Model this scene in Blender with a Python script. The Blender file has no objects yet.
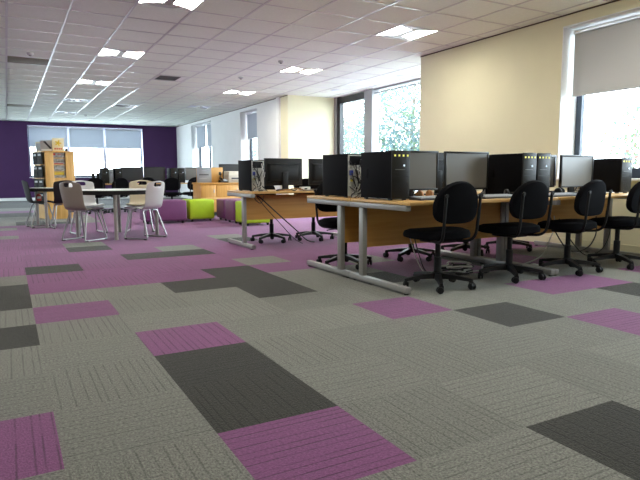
import bpy, bmesh, math, random
from mathutils import Vector, Matrix, Euler
random.seed(7)
C = bpy.context.scene.collection
PI = math.pi

# ------------------------------------------------------------------ materials
def pmat(name, col, rough=0.5, metal=0.0, spec=0.5, noise=None, emit=None, bump=None, sheen=0):
    """Principled material; noise=(scale, amount) modulates the base colour."""
    m = bpy.data.materials.new(name); m.use_nodes = True
    nt = m.node_tree; b = nt.nodes['Principled BSDF']
    b.inputs['Base Color'].default_value = (*col, 1)
    b.inputs['Roughness'].default_value = rough
    b.inputs['Metallic'].default_value = metal
    b.inputs['Specular IOR Level'].default_value = spec
    if sheen: b.inputs['Sheen Weight'].default_value = sheen
    tc = nt.nodes.new('ShaderNodeTexCoord')
    if noise or bump:
        n = nt.nodes.new('ShaderNodeTexNoise'); n.inputs['Scale'].default_value = (noise or bump)[0]
        n.inputs['Detail'].default_value = 4
        nt.links.new(tc.outputs['Object'], n.inputs['Vector'])
    if noise:
        r = nt.nodes.new('ShaderNodeValToRGB')
        a = noise[1]
        r.color_ramp.elements[0].position = .3; r.color_ramp.elements[1].position = .7
        r.color_ramp.elements[0].color = (*[c*(1-a) for c in col], 1)
        r.color_ramp.elements[1].color = (*[min(1, c*(1+a)) for c in col], 1)
        nt.links.new(n.outputs['Fac'], r.inputs['Fac']); nt.links.new(r.outputs['Color'], b.inputs['Base Color'])
    if bump:
        bp = nt.nodes.new('ShaderNodeBump'); bp.inputs['Strength'].default_value = bump[1]; bp.inputs['Distance'].default_value = .004
        nt.links.new(n.outputs['Fac'], bp.inputs['Height']); nt.links.new(bp.outputs['Normal'], b.inputs['Normal'])
    if emit:
        b.inputs['Emission Color'].default_value = (*emit[0], 1); b.inputs['Emission Strength'].default_value = emit[1]
    return m

def wood(name, c1, c2, axis=0, scale=6, rough=.42, knots=False):
    m = bpy.data.materials.new(name); m.use_nodes = True
    nt = m.node_tree; b = nt.nodes['Principled BSDF']; L = nt.links.new
    b.inputs['Roughness'].default_value = rough
    tc = nt.nodes.new('ShaderNodeTexCoord'); mp = nt.nodes.new('ShaderNodeMapping')
    s = [scale*3]*3; s[axis] = scale*.18
    mp.inputs['Scale'].default_value = s
    L(tc.outputs['Object'], mp.inputs['Vector'])
    n = nt.nodes.new('ShaderNodeTexNoise'); n.inputs['Scale'].default_value = 2.2; n.inputs['Detail'].default_value = 6; n.inputs['Distortion'].default_value = .6
    L(mp.outputs['Vector'], n.inputs['Vector'])
    r = nt.nodes.new('ShaderNodeValToRGB')
    r.color_ramp.elements[0].position = .32; r.color_ramp.elements[1].position = .68
    r.color_ramp.elements[0].color = (*c1, 1); r.color_ramp.elements[1].color = (*c2, 1)
    L(n.outputs['Fac'], r.inputs['Fac'])
    out = r.outputs['Color']
    if knots:
        v = nt.nodes.new('ShaderNodeTexVoronoi'); v.inputs['Scale'].default_value = 6
        L(tc.outputs['Object'], v.inputs['Vector'])
        k = nt.nodes.new('ShaderNodeValToRGB'); k.color_ramp.elements[0].position = .05; k.color_ramp.elements[1].position = .12
        k.color_ramp.elements[0].color = (1, 1, 1, 1); k.color_ramp.elements[1].color = (0, 0, 0, 1)
        L(v.outputs['Distance'], k.inputs['Fac'])
        mx = nt.nodes.new('ShaderNodeMix'); mx.data_type = 'RGBA'
        L(k.outputs['Color'], mx.inputs['Factor']); L(out, mx.inputs['A']); mx.inputs['B'].default_value = (c1[0]*.35, c1[1]*.3, c1[2]*.3, 1)
        out = mx.outputs['Result']
    L(out, b.inputs['Base Color'])
    return m

def carpet(name, col, line_amt, fine_amt):
    """Loop-pile carpet tile: ridges turned a quarter from tile to tile."""
    m = bpy.data.materials.new(name); m.use_nodes = True
    nt = m.node_tree; b = nt.nodes['Principled BSDF']; L = nt.links.new; N = nt.nodes.new
    b.inputs['Roughness'].default_value = .95; b.inputs['Specular IOR Level'].default_value = .15
    b.inputs['Sheen Weight'].default_value = .15; b.inputs['Sheen Roughness'].default_value = .5
    tc = N('ShaderNodeTexCoord'); sp = N('ShaderNodeSeparateXYZ'); L(tc.outputs['Object'], sp.inputs[0])
    def math_(op, a, bb=None):
        q = N('ShaderNodeMath'); q.operation = op
        for i, x in enumerate((a, bb)):
            if x is None: continue
            if isinstance(x, (int, float)): q.inputs[i].default_value = x
            else: L(x, q.inputs[i])
        return q.outputs[0]
    u = math_('FLOOR', math_('DIVIDE', sp.outputs[0], .5)); v = math_('FLOOR', math_('DIVIDE', sp.outputs[1], .5))
    par = math_('FLOORED_MODULO', math_('ADD', u, v), 2)
    inv = math_('SUBTRACT', 1, par)
    across = math_('ADD', math_('MULTIPLY', sp.outputs[0], par), math_('MULTIPLY', sp.outputs[1], inv))
    along = math_('ADD', math_('MULTIPLY', sp.outputs[1], par), math_('MULTIPLY', sp.outputs[0], inv))
    off = math_('ADD', math_('MULTIPLY', u, 3.71), math_('MULTIPLY', v, 9.13))
    vo = N('ShaderNodeTexVoronoi'); vo.voronoi_dimensions = '1D'; vo.feature = 'DISTANCE_TO_EDGE'; vo.inputs['Scale'].default_value = 1
    L(math_('ADD', math_('MULTIPLY', across, 24), off), vo.inputs['W'])
    mr = N('ShaderNodeMapRange'); mr.inputs['From Min'].default_value = .03; mr.inputs['From Max'].default_value = .12
    L(vo.outputs['Distance'], mr.inputs['Value'])
    cb = N('ShaderNodeCombineXYZ')
    L(math_('MULTIPLY', across, 40), cb.inputs[0]); L(math_('MULTIPLY', along, 5), cb.inputs[1]); L(off, cb.inputs[2])
    n1 = N('ShaderNodeTexNoise'); n1.inputs['Scale'].default_value = 1; n1.inputs['Detail'].default_value = 2
    L(cb.outputs[0], n1.inputs['Vector'])
    brk = N('ShaderNodeMapRange'); brk.inputs['From Min'].default_value = .35; brk.inputs['From Max'].default_value = .6
    L(n1.outputs['Fac'], brk.inputs['Value'])
    amt = math_('MULTIPLY', math_('SUBTRACT', 1, mr.outputs[0]), math_('MULTIPLY', math_('ADD', math_('MULTIPLY', brk.outputs[0], .75), .25), line_amt))
    line = math_('SUBTRACT', 1, amt)
    cb2 = N('ShaderNodeCombineXYZ')
    L(math_('MULTIPLY', across, 150), cb2.inputs[0]); L(math_('MULTIPLY', along, 85), cb2.inputs[1])
    n2 = N('ShaderNodeTexNoise'); n2.inputs['Scale'].default_value = 1; n2.inputs['Detail'].default_value = 2; n2.inputs['Roughness'].default_value = .7
    L(cb2.outputs[0], n2.inputs['Vector'])
    fr = N('ShaderNodeMapRange'); fr.inputs['From Min'].default_value = .32; fr.inputs['From Max'].default_value = .68
    fr.inputs['To Min'].default_value = 1-fine_amt; fr.inputs['To Max'].default_value = 1+fine_amt
    L(n2.outputs['Fac'], fr.inputs['Value'])
    fine = fr.outputs[0]
    wn = N('ShaderNodeTexWhiteNoise'); wn.noise_dimensions = '2D'
    c3 = N('ShaderNodeCombineXYZ'); L(u, c3.inputs[0]); L(v, c3.inputs[1]); L(c3.outputs[0], wn.inputs['Vector'])
    tilev = math_('ADD', math_('MULTIPLY', wn.outputs['Value'], .14), .93)
    f = math_('MULTIPLY', math_('MULTIPLY', fine, tilev), line)
    mx = N('ShaderNodeVectorMath'); mx.operation = 'SCALE'; mx.inputs[0].default_value = col
    L(f, mx.inputs['Scale']); L(mx.outputs[0], b.inputs['Base Color'])
    bp = N('ShaderNodeBump'); bp.inputs['Strength'].default_value = .4; bp.inputs['Distance'].default_value = .004
    L(f, bp.inputs['Height']); L(bp.outputs[0], b.inputs['Normal'])
    return m

def glass_mat():
    m = bpy.data.materials.new('window_glass'); m.use_nodes = True
    nt = m.node_tree; nt.nodes.remove(nt.nodes['Principled BSDF'])
    t = nt.nodes.new('ShaderNodeBsdfTransparent'); g = nt.nodes.new('ShaderNodeBsdfGlossy'); g.inputs['Roughness'].default_value = .02
    t.inputs['Color'].default_value = (.97, .99, .98, 1)
    mx = nt.nodes.new('ShaderNodeMixShader'); mx.inputs[0].default_value = .06
    nt.links.new(t.outputs[0], mx.inputs[1]); nt.links.new(g.outputs[0], mx.inputs[2])
    nt.links.new(mx.outputs[0], nt.nodes['Material Output'].inputs['Surface'])
    return m

def blind_mat(name, col, trans):
    m = bpy.data.materials.new(name); m.use_nodes = True
    nt = m.node_tree; nt.nodes.remove(nt.nodes['Principled BSDF'])
    d = nt.nodes.new('ShaderNodeBsdfDiffuse'); t = nt.nodes.new('ShaderNodeBsdfTranslucent')
    d.inputs['Color'].default_value = (*col, 1); t.inputs['Color'].default_value = (*col, 1)
    mx = nt.nodes.new('ShaderNodeMixShader'); mx.inputs[0].default_value = trans
    nt.links.new(d.outputs[0], mx.inputs[1]); nt.links.new(t.outputs[0], mx.inputs[2])
    nt.links.new(mx.outputs[0], nt.nodes['Material Output'].inputs['Surface'])
    return m

M = {}
M['carpet_grey'] = carpet('grey_carpet_tile', (.180, .179, .156), .40, .48)
M['carpet_dark'] = carpet('charcoal_carpet_tile', (.029, .027, .021), .55, .6)
M['carpet_purple'] = carpet('purple_carpet_tile', (.200, .065, .172), .55, .3)
M['ceil'] = pmat('ceiling_tile', (.83, .875, .80), .95, spec=.1, noise=(40, .03))
M['grid'] = pmat('ceiling_grid_white', (.60, .60, .60), .28)
M['cream'] = pmat('cream_paint', (.78, .73, .51), .75, spec=.2, noise=(3, .015))
M['white_wall'] = pmat('white_paint', (.80, .80, .79), .75, spec=.2, noise=(3, .015))
M['purple_wall'] = pmat('purple_paint', (.062, .023, .088), .7, spec=.25, noise=(3, .03))
M['reveal'] = pmat('white_reveal', (.86, .86, .86), .6)
M['brown'] = pmat('brown_shadow_gap', (.10, .055, .03), .7)
M['frame_dark'] = pmat('dark_blue_grey_frame', (.035, .05, .08), .4)
M['frame_grey'] = pmat('grey_frame', (.30, .31, .32), .4)
M['frame_black'] = pmat('black_frame', (.012, .013, .016), .4)
M['frame_lilac'] = pmat('white_frame', (.62, .60, .72), .4)
M['glass'] = glass_mat()
M['blind'] = blind_mat('grey_blind_fabric', (.60, .60, .595), .10)
M['blind_blue'] = blind_mat('pale_blind_fabric', (.52, .55, .60), .24)
M['alu'] = pmat('brushed_aluminium', (.72, .73, .74), .35, .7)
M['desk_metal'] = pmat('grey_powder_coat', (.29, .285, .27), .4, .2)
M['desk_wood'] = wood('beech_laminate', (.56, .325, .10), (.66, .415, .15), 0, 5)
M['panel_wood'] = wood('beech_panel', (.50, .245, .05), (.60, .32, .08), 0, 4)
M['cab_wood'] = wood('orange_beech', (.56, .28, .055), (.66, .36, .09), 2, 4)
M['pine'] = wood('knotty_pine', (.56, .31, .075), (.70, .42, .135), 2, 5, knots=True)
M['black_fabric'] = pmat('black_fabric', (.0055, .0055, .007), .95, spec=.08, bump=(300, .3))
M['black_plastic'] = pmat('black_plastic', (.007, .007, .008), .45, spec=.3)
M['case'] = pmat('black_steel_case', (.0055, .0055, .007), .7, spec=.06, bump=(200, .05))
M['bezel'] = pmat('glossy_black_bezel', (.006, .006, .007), .3, spec=.35)
M['front'] = pmat('charcoal_front', (.016, .0155, .014), .4, spec=.2)
M['screen'] = pmat('matte_screen', (.13, .127, .118), .32, spec=.6)
M['screen_dark'] = pmat('dark_screen', (.02, .022, .026), .35)
M['silver'] = pmat('silver_metal', (.45, .45, .43), .35, .8)
M['io'] = pmat('rear_plate_metal', (.50, .50, .46), .45, .2)
M['io_dim'] = pmat('dim_metal_label', (.10, .10, .095), .5)
M['lime_led'] = pmat('yellow_indicator', (.75, .70, .12), .5, emit=((.9, .85, .2), .25))
M['white_led'] = pmat('white_indicator', (.7, .8, .95), .4, emit=((.7, .85, 1), .3))
M['blue'] = pmat('blue_plug', (.02, .04, .30), .4)
M['yellow'] = pmat('yellow_plug', (.55, .45, .05), .4)
M['cable_black'] = pmat('black_cable', (.010, .010, .011), .5)
M['cable_white'] = pmat('pale_cable', (.50, .50, .47), .5)
M['key_grey'] = pmat('pale_grey_plastic', (.55, .56, .59), .5)
M['key_dark'] = pmat('dark_keys', (.05, .05, .055), .5)
M['orange'] = pmat('tan_plastic', (.42, .20, .07), .5)
M['pale_case'] = pmat('pale_blue_plastic', (.42, .48, .56), .5)
M['chrome'] = pmat('satin_chrome', (.40, .40, .40), .42, .8)
M['shell_taupe'] = pmat('taupe_plastic', (.285, .255, .205), .35)
M['shell_grey'] = pmat('light_grey_plastic', (.58, .58, .575), .3)
M['shell_beige'] = pmat('beige_plastic', (.58, .51, .36), .4)
M['shell_black'] = pmat('charcoal_plastic', (.012, .011, .013), .4)
M['shell_dark'] = pmat('dark_grey_plastic', (.016, .015, .015), .65, spec=.2)
M['table_top'] = pmat('pale_grey_laminate', (.50, .50, .48), .3)
M['table_edge'] = pmat('dark_edge_band', (.018, .018, .017), .7, spec=.2)
M['table_leg'] = pmat('grey_tube', (.36, .35, .32), .4, .3)
M['purple_vinyl'] = pmat('purple_vinyl', (.185, .055, .165), .5, noise=(8, .06))
M['green_vinyl'] = pmat('lime_vinyl', (.40, .60, .012), .5, noise=(8, .05))
M['foot'] = pmat('black_foot', (.02, .02, .02), .5)
M['paper_grey'] = pmat('newsprint', (.34, .33, .30), .8, noise=(22, .55))
M['paper_white'] = pmat('white_paper', (.75, .75, .72), .8)
M['paper_dark'] = pmat('dark_magazine', (.025, .025, .023), .8, spec=.1, noise=(14, .5))
M['paper_dim'] = pmat('dim_magazine', (.05, .048, .044), .8, spec=.1, noise=(16, .5))
M['paper_red'] = pmat('red_print', (.55, .06, .04), .7)
M['paper_yellow'] = pmat('yellow_print', (.72, .52, .04), .7)
M['paper_cream'] = pmat('cream_card', (.70, .64, .42), .8)
M['paper_mid'] = pmat('grey_card', (.40, .41, .42), .7)
M['ink'] = pmat('dark_ink', (.04, .04, .045), .7)
M['sign'] = pmat('grey_sign_card', (.25, .26, .275), .6)
M['printer'] = pmat('beige_plastic_case', (.58, .54, .45), .5)
M['vent_dark'] = pmat('dark_louvre', (.10, .09, .085), .6)
M['panel_olive'] = pmat('olive_panel', (.20, .18, .125), .7)
M['diffuser'] = pmat('lit_diffuser', (.9, .9, .88), .5, emit=((1.0, .965, .86), 15.0))
M['diffuser_off'] = pmat('unlit_diffuser', (.70, .76, .86), .5)
M['louvre'] = pmat('perforated_spine', (.45, .42, .38), .4, .3)
M['bark'] = pmat('bark', (.16, .12, .09), .9, noise=(12, .3))
M['ground'] = pmat('pale_paving', (.42, .42, .415), .9, noise=(2, .1))
def leafmat(n, c):
    m = blind_mat(n, c, .45); return m
M['leaf_teal'] = leafmat('teal_leaf', (.11, .165, .175))
M['leaf_green'] = leafmat('green_leaf', (.14, .20, .115))
M['leaf_red'] = leafmat('rusty_leaf', (.27, .14, .12))
M['leaf_pale'] = leafmat('pale_leaf', (.20, .25, .22))

# ------------------------------------------------------------------ mesh helpers
class MB:
    def __init__(s): s.bm = bmesh.new(); s.mi = 0
    def box(s, x0, x1, y0, y1, z0, z1, bev=0, seg=2, mi=None):
        r = bmesh.ops.create_cube(s.bm, size=1)
        vs = r['verts']
        for v in vs:
            v.co = Vector(((x0+x1)/2+v.co.x*(x1-x0), (y0+y1)/2+v.co.y*(y1-y0), (z0+z1)/2+v.co.z*(z1-z0)))
        fs = {f for v in vs for f in v.link_faces}
        for f in fs: f.material_index = s.mi if mi is None else mi
        if bev:
            es = list({e for v in vs for e in v.link_edges})
            bmesh.ops.bevel(s.bm, geom=es, offset=bev, segments=seg, affect='EDGES', profile=.5, material=-1)
        return s
    def tube(s, pts, r, n=8, closed=False, r_end=None):
        pts = [Vector(p) for p in pts]; k = len(pts); rings = []
        up = Vector((0, 0, 1)); prev = None
        for i, p in enumerate(pts):
            if closed: t = pts[(i+1) % k]-pts[i-1]
            else: t = pts[min(i+1, k-1)]-pts[max(i-1, 0)]
            if t.length < 1e-9: t = Vector((0, 0, 1))
            t.normalize()
            if prev is None:
                a = up if abs(t.z) < .95 else Vector((1, 0, 0))
                nrm = t.cross(a).normalized()
            else:
                nrm = prev - t*prev.dot(t)
                nrm = nrm.normalized() if nrm.length > 1e-6 else t.orthogonal().normalized()
            prev = nrm; bi = t.cross(nrm)
            rr = r if r_end is None else r+(r_end-r)*i/(k-1)
            rings.append([s.bm.verts.new(p+(nrm*math.cos(2*PI*j/n)+bi*math.sin(2*PI*j/n))*rr) for j in range(n)])
        for i in range(k if closed else k-1):
            a, b = rings[i], rings[(i+1) % k]
            for j in range(n):
                f = s.bm.faces.new((a[j], a[(j+1) % n], b[(j+1) % n], b[j])); f.material_index = s.mi
        if not closed:
            f = s.bm.faces.new(rings[0][::-1]); f.material_index = s.mi
            f = s.bm.faces.new(rings[-1]); f.material_index = s.mi
        return s
    def lathe(s, prof, n=24, cx=0, cy=0):
        """prof = [(r,z)...] bottom to top"""
        rings = []
        for r, z in prof:
            rings.append([s.bm.verts.new((cx+r*math.cos(2*PI*j/n), cy+r*math.sin(2*PI*j/n), z)) for j in range(n)])
        for a, b in zip(rings, rings[1:]):
            for j in range(n):
                f = s.bm.faces.new((a[j], a[(j+1) % n], b[(j+1) % n], b[j])); f.material_index = s.mi
        f = s.bm.faces.new(rings[0][::-1]); f.material_index = s.mi
        f = s.bm.faces.new(rings[-1]); f.material_index = s.mi
        return s
    def loft(s, loops, cap=True):
        rings = [[s.bm.verts.new(p) for p in lp] for lp in loops]
        n = len(rings[0])
        for a, b in zip(rings, rings[1:]):
            for j in range(n):
                f = s.bm.faces.new((a[j], a[(j+1) % n], b[(j+1) % n], b[j])); f.material_index = s.mi
        if cap:
            f = s.bm.faces.new(rings[0][::-1]); f.material_index = s.mi
            f = s.bm.faces.new(rings[-1]); f.material_index = s.mi
        return s
    def xform(s, mat): bmesh.ops.transform(s.bm, matrix=mat, verts=s.bm.verts); return s
    def obj(s, name, mats, parent=None, smooth=40, mods=None):
        bmesh.ops.recalc_face_normals(s.bm, faces=s.bm.faces)
        me = bpy.data.meshes.new(name); s.bm.to_mesh(me); s.bm.free()
        for m in (mats if isinstance(mats, (list, tuple)) else [mats]): me.materials.append(m)
        if smooth:
            for p in me.polygons: p.use_smooth = True
            me.set_sharp_from_angle(angle=math.radians(smooth))
        o = bpy.data.objects.new(name, me); C.objects.link(o)
        if parent: o.parent = parent
        return o

def arc_path(pts, rad=.03, n=5):
    """Round the corners of a polyline."""
    pts = [Vector(p) for p in pts]; out = [pts[0]]
    for a, b, c in zip(pts, pts[1:], pts[2:]):
        d1 = (a-b); d2 = (c-b); r = min(rad, d1.length*.45, d2.length*.45)
        p1 = b+d1.normalized()*r; p2 = b+d2.normalized()*r
        for i in range(n+1):
            t = i/n; out.append(p1*(1-t)**2+b*2*t*(1-t)+p2*t*t)
    out.append(pts[-1]); return out
def spline(pts, n=8):
    pts = [Vector(p) for p in pts]; P = [pts[0]]+pts+[pts[-1]]; out = []
    for i in range(1, len(P)-2):
        for k in range(n):
            t = k/n; a, b, c, d = P[i-1], P[i], P[i+1], P[i+2]
            out.append(.5*((2*b)+(c-a)*t+(2*a-5*b+4*c-d)*t*t+(3*b-a-3*c+d)*t**3))
    out.append(pts[-1]); return out

def tag(o, label, cat, group=None, kind=None):
    o['label'] = label; o['category'] = cat
    if group: o['group'] = group
    if kind: o['kind'] = kind
    return o
def thing(name, label, cat, loc=(0, 0, 0), rz=0, group=None):
    o = bpy.data.objects.new(name, None); C.objects.link(o); o.empty_display_size = .1
    o.location = loc; o.rotation_euler = (0, 0, rz)
    return tag(o, label, cat, group)
def dup(root, label, loc, rz=0, group=None):
    """copy a thing with its parts and sub-parts"""
    def cp(o, parent):
        c = o.copy(); C.objects.link(c)
        if parent: c.parent = parent
        for ch in o.children: cp(ch, c)
        return c
    r = cp(root, None); r.location = loc; r.rotation_euler = (0, 0, rz); r['label'] = label
    if group: r['group'] = group
    return r
def place(root, label, loc, rz=0):
    root.location = loc; root.rotation_euler = (0, 0, rz); root['label'] = label; return root
def struct(o): o['kind'] = 'structure'; return o

class Stock:
    """first place() moves the prototype itself, later ones copy it"""
    def __init__(s, make): s.make = make; s.proto = None
    def put(s, label, loc, rz=0, group=None):
        if s.proto is None:
            s.proto = s.make(); o = place(s.proto, label, loc, rz)
        else: o = dup(s.proto, label, loc, rz)
        if group: o['group'] = group
        return o

# ------------------------------------------------------------------ room shell
H = 2.885          # ceiling
XW = 5.62          # wall with the windows
XB = 6.98           # glazing plane of the bay
YF = 20.2          # purple end wall
XL, YB = -6.5, -7.0
YB0, YB1 = 4.42, 9.61   # bay opening

# floor: one face per carpet tile
GR, DK, PU = 0, 1, 2
TILE = {}
for u, v in [(0,1),(0,2),(-2,-4),(-2,-3),(-2,-1),(-1,-6),(1,-3),(2,-4),(2,-3),(2,-2),(4,1),(7,1),(2,4),(1,-7),(2,-7),(4,-9),(0,-9),
             (-1,-19),(-1,-18),(0,-18),(4,-2),(7,-3),(7,-2)]: TILE[u, v] = DK
for u, v in [(0,0),(0,3),(-1,-2),(-2,2),(3,0),(5,2),(6,0),(7,0),(9,0),(5,-3),(5,-2),(6,-3),(8,-2),(8,-3),(6,-2),(-5,1),(-4,-3),(9,4),(10,2)]: TILE[u, v] = PU
for u, v in [(3,-5),(2,-8),(4,-10),(0,-10),(-2,-13),(-2,-16),(-2,-5),(5,-4),(9,-8)]: TILE[u, v] = GR
rnd = random.Random(3)
def tile_kind(u, v):
    if (u, v) in TILE: return TILE[u, v]
    if v <= -31: return DK
    if v in (-27, -26): return PU
    if v in (-25, -24, -23): return DK if u < 1 else PU
    if v <= -18: return GR if u < 2 else (PU if v > -24 else GR)
    if v <= -5 and u >= -2: return PU
    if v == -4 and u >= -1: return PU
    if v <= -5: return PU if rnd.random() < .6 else GR
    if u < -2 or v > 5:
        r = rnd.random(); return PU if r < .1 else DK if r < .2 else GR
    return GR
bm = bmesh.new(); vc = {}
def fv(u, v):
    if (u, v) not in vc: vc[u, v] = bm.verts.new((u*.5, -v*.5, 0))
    return vc[u, v]
for u in range(-13, 15):
    for v in range(-41, 14):
        f = bm.faces.new((fv(u, v+1), fv(u+1, v+1), fv(u+1, v), fv(u, v))); f.material_index = tile_kind(u, v)
me = bpy.data.meshes.new('floor'); bm.to_mesh(me); bm.free()
for k in ('carpet_grey', 'carpet_dark', 'carpet_purple'): me.materials.append(M[k])
o = bpy.data.objects.new('floor', me); C.objects.link(o); struct(o)

# ceiling: one face per tile, tiles with a luminaire left out
CP = .655; CX0, CY0 = .165, 4.245
LIT = [(1, -2), (1, 3), (1, 8), (6, -2), (6, 3), (6, 8), (1, -7), (6, -7), (-4, -2), (-4, 3), (-4, -7), (1, -12), (6, -12)]
OFF = [(1, 13), (1, 18), (6, 13)]
VENT = [(3, 6), (3, 14)]
OLIVE = [(-1, 5), (-1, 16)]
holes = {(i, j) for i, j in LIT+OFF+VENT+OLIVE}
bm = bmesh.new(); vc = {}
xs = sorted({XL, *[CX0+CP*i for i in range(-11, 11) if XL < CX0+CP*i < XB+.3], XB+.3})
ys = sorted({YB, *[CY0+CP*j for j in range(-18, 26) if YB < CY0+CP*j < YF], YF})
def cv(x, y):
    k = (round(x, 4), round(y, 4))
    if k not in vc: vc[k] = bm.verts.new((x, y, H))
    return vc[k]
for x0, x1 in zip(xs, xs[1:]):
    for y0, y1 in zip(ys, ys[1:]):
        i = round((x0-CX0)/CP) if abs((x0-CX0)/CP-round((x0-CX0)/CP)) < .01 else None
        j = round((y0-CY0)/CP) if abs((y0-CY0)/CP-round((y0-CY0)/CP)) < .01 else None
        if (i, j) in holes: continue
        bm.faces.new((cv(x0, y0), cv(x0, y1), cv(x1, y1), cv(x1, y0)))
me = bpy.data.meshes.new('ceiling'); bm.to_mesh(me); bm.free(); me.materials.append(M['ceil'])
o = bpy.data.objects.new('ceiling', me); C.objects.link(o); struct(o)
# roof slab over it keeps the sky out
o = MB().box(XL-.3, XB+.35, YB-.3, YF+.3, H+.25, H+.5).obj('roof_slab', M['white_wall'], smooth=0); struct(o)
# exposed T-bar grid
g = MB()
for x in xs[1:-1]: g.box(x-.014, x+.014, YB, YF, H-.006, H+.02)
for y in ys[1:-1]: g.box(XL, XB+.2, y-.011, y+.011, H-.005, H+.02)
struct(g.obj('trim_1', M['grid'], smooth=0))

def wall_x(name, x, t, y0, y1, z0, z1, openings, mats, split=None, parent=None):
    """wall in the plane X=x, thickness t (outwards +), openings=[(ya,yb,za,zb)]"""
    m = MB(); cuts = sorted({y0, y1, *[o[0] for o in openings], *[o[1] for o in openings], *([split] if split else [])})
    for a, b in zip(cuts, cuts[1:]):
        m.mi = 1 if split and a >= split-1e-6 else 0
        op = [o for o in openings if o[0] <= a+1e-6 and o[1] >= b-1e-6]
        if op:
            za, zb = op[0][2], op[0][3]
            if za > z0: m.box(x, x+t, a, b, z0, za)
            if zb < z1: m.box(x, x+t, a, b, zb, z1)
        else: m.box(x, x+t, a, b, z0, z1)
    return m.obj(name, mats, parent, smooth=0)

W1 = (-2.2, 1.61, .86, 2.745)      # near window
W2 = (11.6, 12.9, .86, 2.78)
W3 = (15.66, 18.07, .86, 2.78)
WT = .40
struct(wall_x('wall_right', XW, WT, YB-.3, YB0, 0, H+.25, [W1], [M['cream']]))
struct(wall_x('wall_right_rear', XW, WT, YB1, YF+.3, 0, H+.25, [W2, W3], [M['cream'], M['white_wall']], split=10.03))
# bay return walls
o = MB().box(XW+WT, XB+.2, YB0-.3, YB0, 0, H+.25).obj('wall_bay_near', M['cream'], smooth=0); struct(o)
o = MB().box(XW+WT, XB+.2, YB1, YB1+.3, 0, H+.25).obj('wall_bay_rear', M['cream'], smooth=0); struct(o)
# far purple wall with window
FWX = (.16, 4.26, .86, 2.755)
m = MB()
m.box(XL-.3, FWX[0], YF, YF+.35, 0, H+.25).box(FWX[1], XW+WT, YF, YF+.35, 0, H+.25)
m.box(FWX[0], FWX[1], YF, YF+.35, 0, FWX[2]).box(FWX[0], FWX[1], YF, YF+.35, FWX[3], H+.25)
struct(m.obj('wall_far', M['purple_wall'], smooth=0))
W6_ADDED = (11.5, 19.5, .9, 2.75)  # unseen window, added to bring daylight to the far walls and ceiling
struct(wall_x('wall_left', XL-.3, .3, YB-.3, YF+.3, 0, H+.25, [W6_ADDED], [M['white_wall']]))
m = MB(); ya, yb, za, zb = W6_ADDED
m.box(XL-.2, XL-.14, ya, ya+.06, za, zb).box(XL-.2, XL-.14, yb-.06, yb, za, zb).box(XL-.2, XL-.14, ya, yb, za, za+.06).box(XL-.2, XL-.14, ya, yb, zb-.06, zb)
for k in range(1, 6): m.box(XL-.2, XL-.14, ya+k*(yb-ya)/6-.03, ya+k*(yb-ya)/6+.03, za, zb)
r = m.obj('window_6', M['frame_dark'], smooth=0); struct(r)
for k in range(6): MB().box(XL-.175, XL-.167, ya+k*(yb-ya)/6+.03, ya+(k+1)*(yb-ya)/6-.03, za+.05, zb-.05).obj('pane', M['glass'], r, smooth=0)
struct(MB().box(XL-.3, XB+.35, YB-.3, YB, 0, H+.25).obj('wall_back', M['white_wall'], smooth=0))
# vertical trunking on the window wall beside the column
struct(MB().box(XW-.035, XW, 10.06, 10.24, 0, H, .006).obj('trim_2', M['white_wall']))
# shadow gap under the ceiling
struct(MB().box(XW-.012, XW, YB, YB0, H-.016, H-.003).obj('trim_3', M['brown'], smooth=0))
struct(MB().box(XW-.012, XW, YB1, YF, H-.018, H-.003).obj('trim_4', M['brown'], smooth=0))
struct(MB().box(XL, XW, YF-.012, YF, H-.03, H-.005).obj('trim_5', M['purple_wall'], smooth=0))
# skirtings
struct(MB().box(XW-.018, XW, YB, YB0, 0, .1, .004).obj('baseboard_right', M['cream'], smooth=0))
struct(MB().box(XW-.018, XW, YB1, YF, 0, .1, .004).obj('baseboard_right_rear', M['white_wall'], smooth=0))
struct(MB().box(XL, XW, YF-.02, YF, 0, .11, .004).obj('baseboard_far', M['reveal'], smooth=0))
struct(MB().box(XL, XL+.018, YB, YF, 0, .1, .004).obj('baseboard_left', M['white_wall'], smooth=0))

def window_x(n, w, mull, frame, xg=None, sill=True):
    """window in an X wall: root frame mesh with pane, mullion, reveal, sill children"""
    ya, yb, za, zb = w; xg = xg or XW+.30; f = .09 if n == 1 else .06
    m = MB()
    m.box(xg, xg+.06, ya, ya+f, za, zb).box(xg, xg+.06, yb-f, yb, za, zb).box(xg, xg+.06, ya+f, yb-f, za, za+f+.03).box(xg, xg+.06, ya+f, yb-f, zb-f, zb)
    r = m.obj('window_%d' % n, frame, smooth=0); struct(r)
    for y, wd in mull:
        MB().box(xg-.01, xg+.065, y-wd/2, y+wd/2, za, zb).obj('mullion', frame, r, smooth=0)
    edges = [ya+f]+[y for y, _ in mull]+[yb-f]
    for a, b in zip(edges, edges[1:]):
        MB().box(xg+.026, xg+.034, a, b, za+f, zb-f).obj('pane', M['glass'], r, smooth=0)
    # plaster reveals
    m = MB()
    m.box(XW-.002, xg, ya, ya+.012, za, zb).box(XW-.002, xg, yb-.012, yb, za, zb).box(XW-.002, xg, ya, yb, zb-.012, zb)
    m.obj('reveal', M['reveal'], r, smooth=0)
    if sill: MB().box(XW-.05, xg, ya-.03, yb+.03, za-.03, za, .006).obj('sill', M['reveal'], r)
    return r
window_x(1, W1, [(-.4, .07)], M['frame_dark'])
window_x(2, W2, [(12.2, .05)], M['frame_dark'])
window_x(3, W3, [(16.85, .06), (16.2, .05)], M['frame_dark'])
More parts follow.
